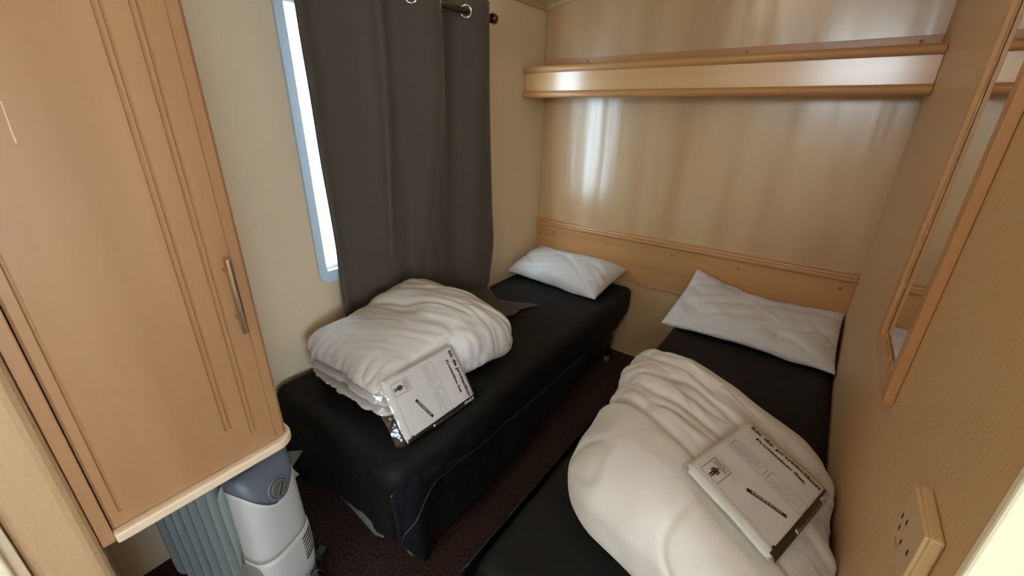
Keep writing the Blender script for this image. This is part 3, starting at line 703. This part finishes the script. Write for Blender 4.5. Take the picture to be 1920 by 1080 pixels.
# control housing: lofted rings; the slate cap dips in the middle of the front
NA = 72
def ring(z, sc=1.0, su=1.0):
    R = []
    for i in range(NA):
        a = 2*math.pi*i/NA; c, s = math.cos(a), math.sin(a)
        px = math.copysign(abs(c)**(2/2.8), c); py = math.copysign(abs(s)**(2/2.8), s)
        R.append((-0.050 + 0.050*px*su + (0.0 if px < 0 else 0.006*math.sin(math.pi*min(1, max(0, (z-0.12)/0.5)))), 0.076*py*sc, z))
    return np.array(R)
def zb(y): return 0.520 + 0.075*(abs(y)/0.076)**1.8
def loft(rows):
    n = len(rows); V = np.concatenate(rows)
    F = [(i*NA+k, i*NA+(k+1) % NA, (i+1)*NA+(k+1) % NA, (i+1)*NA+k) for i in range(n-1) for k in range(NA)]
    return MB().add(V, F + [tuple(range(NA))[::-1], tuple((n-1)*NA+k for k in range(NA))])
rows = []
for t in np.linspace(0, 1, 16):
    r = ring(0.3)
    for i in range(NA):
        z = 0.375*(1-t) + zb(r[i, 1])*t; r[i, 2] = z
    r[:, 1] *= 1.0 - 0.06*t; rows.append(r)
hs = lp(loft(rows), 'upper_housing', M['ltgrey'], smooth=False)
hs.data.polygons.foreach_set('use_smooth', [len(p.vertices) == 4 for p in hs.data.polygons])
rows = []
for z, sc in ((0.195, 0.99), (0.24, 1.03), (0.30, 1.045), (0.355, 1.035), (0.373, 1.02)):
    r = ring(z, sc); r[:, 0] += np.where(r[:, 0] > -0.05, 0.004*(sc-1)/0.04, 0); rows.append(r)
hl = lp(loft(rows), 'lower_housing', M['ltgrey'])
hl.data.polygons.foreach_set('use_smooth', [len(p.vertices) == 4 for p in hl.data.polygons])
rows = []
for t in np.linspace(0, 1, 14):
    r = ring(0.3); sc = 0.94*(1 - 0.42*t**2.2)
    for i in range(NA):
        z0 = zb(r[i, 1]) + 0.0006; r[i, 2] = z0*(1-t) + 0.632*t + 0.012*math.sin(math.pi*t)
    r[:, 1] *= sc; r[:, 0] = -0.05 + (r[:, 0]+0.05)*(1 - 0.45*t**2) - 0.012*t; rows.append(r)
cp = lp(loft(rows), 'top_cap', M['slate']); cp.data.polygons.foreach_set('use_smooth', [len(p.vertices) == 4 for p in cp.data.polygons])
# dial on the cap
dz, tilt = 0.556, 0.22
dn = Vector((math.cos(tilt), 0, math.sin(tilt))); dc = Vector((0.0005, 0.004, dz))
lp(MB().torus(dc + dn*0.001, dn, 0.0260, 0.004, 28, 8), 'dial_ring', M['slate'], smooth=True)
dl_ = lp(MB().tube([dc - dn*0.004, dc + dn*0.006, dc + dn*0.0075], [0.0225, 0.0225, 0.0195], 28), 'dial', M['dial'])
gd = Vector((0, 0.6, 0.8)); gd = (gd - dn*gd.dot(dn)).normalized()
lp(MB().tube([dc + dn*0.008 - gd*0.015, dc + dn*0.009 + gd*0.015], 0.0035, 8), 'dial_grip', M['plastic_dark'], dl_)
# vents on the far side of the lower housing front
for k in range(7):
    z = 0.275 + 0.0125*k
    vx = lambda y: -0.05 + (0.050)*(1 - (y/0.0785)**2.8)**(1/2.8) + 0.0095
    lp(MB().tube([(vx(yy), yy, z + 0.25*(yy-0.03)) for yy in np.linspace(0.026, 0.060, 6)], 0.0022, 6), 'vent_slot', M['slot'])
# cord pocket panel on the near side, foot, cable, plug
V, Fc, d = rbox((0.034, 0.004, 0.075), (0.02, 0.004, 0.03), 12)
lp(MB().add(V + np.array([-0.05, -0.079, 0.29]), Fc), 'cord_pocket', M['bed_base'], smooth=True, merge=True)
rows = [ring(0.045, 0.80, 0.9), ring(0.06, 0.95), ring(0.15, 0.98), ring(0.194, 0.985)]
ft = lp(loft(rows), 'foot_shroud', M['slate']); ft.data.polygons.foreach_set('use_smooth', [len(p.vertices) == 4 for p in ft.data.polygons])
for xx in (-0.05, -0.38):
    lp(MB().box((xx-0.02, -0.11, 0.035), (xx+0.02, 0.11, 0.05)), 'foot_bar', M['slate'], bevel=0.005)
    for yy in (-0.10, 0.10):
        lp(MB().tube([(xx, yy-0.009, 0.0235), (xx, yy+0.009, 0.0235)], 0.0235, 16), 'castor', M['plastic_dark'])
cb = [(0.0, 0.03, 0.20), (0.012, 0.045, 0.205), (0.03, 0.060, 0.17), (0.035, 0.055, 0.10), (0.03, 0.02, 0.03), (0.02, -0.04, 0.006), (-0.02, -0.14, 0.006), (-0.15, -0.15, 0.006)]
def spline(pts, n=8):
    P = [Vector(p) for p in pts]; out = []
    for i in range(len(P)-1):
        p0, p1, p2, p3 = P[max(i-1, 0)], P[i], P[i+1], P[min(i+2, len(P)-1)]
        for k in range(n):
            t = k/n; out.append(0.5*((2*p1)+(p2-p0)*t+(2*p0-5*p1+4*p2-p3)*t*t+(3*p1-p0-3*p2+p3)*t**3))
    return out + [P[-1]]
lp(MB().tube(spline(cb), 0.0038, 8), 'power_cable', M['plastic_dark'], smooth=True)
lp(MB().box((0.000, 0.055, 0.225), (0.028, 0.085, 0.258)), 'cable_plug', M['plastic_dark'], bevel=0.006)
lp(MB().add([(-0.05, 0.074, 0.585), (-0.045, 0.074, 0.520), (-0.055, 0.135, 0.535), (-0.05, 0.078, 0.585), (-0.045, 0.078, 0.520), (-0.055, 0.139, 0.535)],
            [(0,1,2),(5,4,3),(0,3,4,1),(1,4,5,2),(2,5,3,0)]), 'cord_hook', M['dial'])

# ------------------------------------------------------------------ mirror on the right wall
mi = root('wall_mirror', 'tall narrow mirror with beech frame on the right wall', 'mirror', (XR, 1.124, 0.90))
y0, y1, z0, z1, fw, fx = 0.968, 1.282, 0.899, 1.98, 0.034, XR - 0.0165
MB().box((fx, y0, z0), (XR - 0.0005, y0+fw, z1)).build('stile', M['wood_r'], mi, bevel=0.0015)
MB().box((fx, y1-fw, z0), (XR - 0.0005, y1, z1)).build('stile', M['wood_r'], mi, bevel=0.0015)
MB().box((fx, y0+fw, z0), (XR - 0.0005, y1-fw, z0+fw)).build('rail', M['wood_r'], mi, bevel=0.0015)
MB().box((fx, y0+fw, z1-fw), (XR - 0.0005, y1-fw, z1)).build('rail', M['wood_r'], mi, bevel=0.0015)
gl = MB().box((XR - 0.006, y0+fw, z0+fw), (XR - 0.001, y1-fw, z1-fw)).build('mirror_glass', M['mirror'], mi)
bw = 0.014; xg, xe = XR - 0.0066, XR - 0.0095
a = [(y0+fw, z0+fw), (y1-fw, z0+fw), (y1-fw, z1-fw), (y0+fw, z1-fw)]; b = [(y0+fw+bw, z0+fw+bw), (y1-fw-bw, z0+fw+bw), (y1-fw-bw, z1-fw-bw), (y0+fw+bw, z1-fw-bw)]
MB().add([(xe, *p) for p in a] + [(xg, *p) for p in b], [(i, (i+1) % 4, 4+(i+1) % 4, 4+i) for i in range(4)]).build('bevelled_edge', M['bevel_glass'], gl)

# ------------------------------------------------------------------ socket
so = root('power_socket', 'magnolia plastic wall socket low on the right wall beside the doorway', 'socket', (XR, 0.592, 0.93))
MB().box((XR - 0.0135, 0.5445, 0.8865), (XR - 0.0003, 0.6385, 0.9755)).build('back_box', M['socket'], so, bevel=0.003)
fp = MB().box((XR - 0.0175, 0.546, 0.888), (XR - 0.0130, 0.637, 0.974)).build('face_plate', M['socket'], so, bevel=0.0015)
for yy, zz in ((0.628, 0.9265), (0.607, 0.935), (0.620, 0.913), (0.596, 0.911), (0.566, 0.925)):
    MB().box((XR - 0.0178, yy - 0.0022, zz - 0.004), (XR - 0.0168, yy + 0.0022, zz + 0.004)).build('pin_hole', M['slot'], fp)
MB().box((XR - 0.0182, 0.598, 0.893), (XR - 0.0165, 0.618, 0.899)).build('rocker_switch', M['wood_r'], fp)

# ------------------------------------------------------------------ ceiling lamp of the bedroom (above the frame)
LX, LY = -0.50, 1.10; LZ = 1.95 + (LX - XL)*sl
cl = root('ceiling_lamp', 'round opal ceiling lamp fixed to the sloping bedroom ceiling', 'lamp', (LX, LY, LZ))
tn = Vector((sl, 0, -1)).normalized(); lc = Vector((LX, LY, LZ))
MB().tube([lc, lc + tn*0.018], 0.125, 32).build('lamp_base', M['edge_cream'], cl)
glow = bpy.data.materials.new('lit_opal_glass'); glow.use_nodes = True
gb = glow.node_tree.nodes['Principled BSDF']; gb.inputs['Base Color'].default_value = (0.9, 0.85, 0.75, 1)
gb.inputs['Emission Color'].default_value = (1.0, 0.78, 0.52, 1); gb.inputs['Emission Strength'].default_value = 12.0
MB().tube([lc + tn*(0.018 + 0.05*math.sin(a)) for a in np.linspace(0, math.pi/2, 7)], [0.115*max(0.02, math.cos(a)) for a in np.linspace(0, math.pi/2, 7)], 28).build('opal_shade', glow, cl, smooth=True)
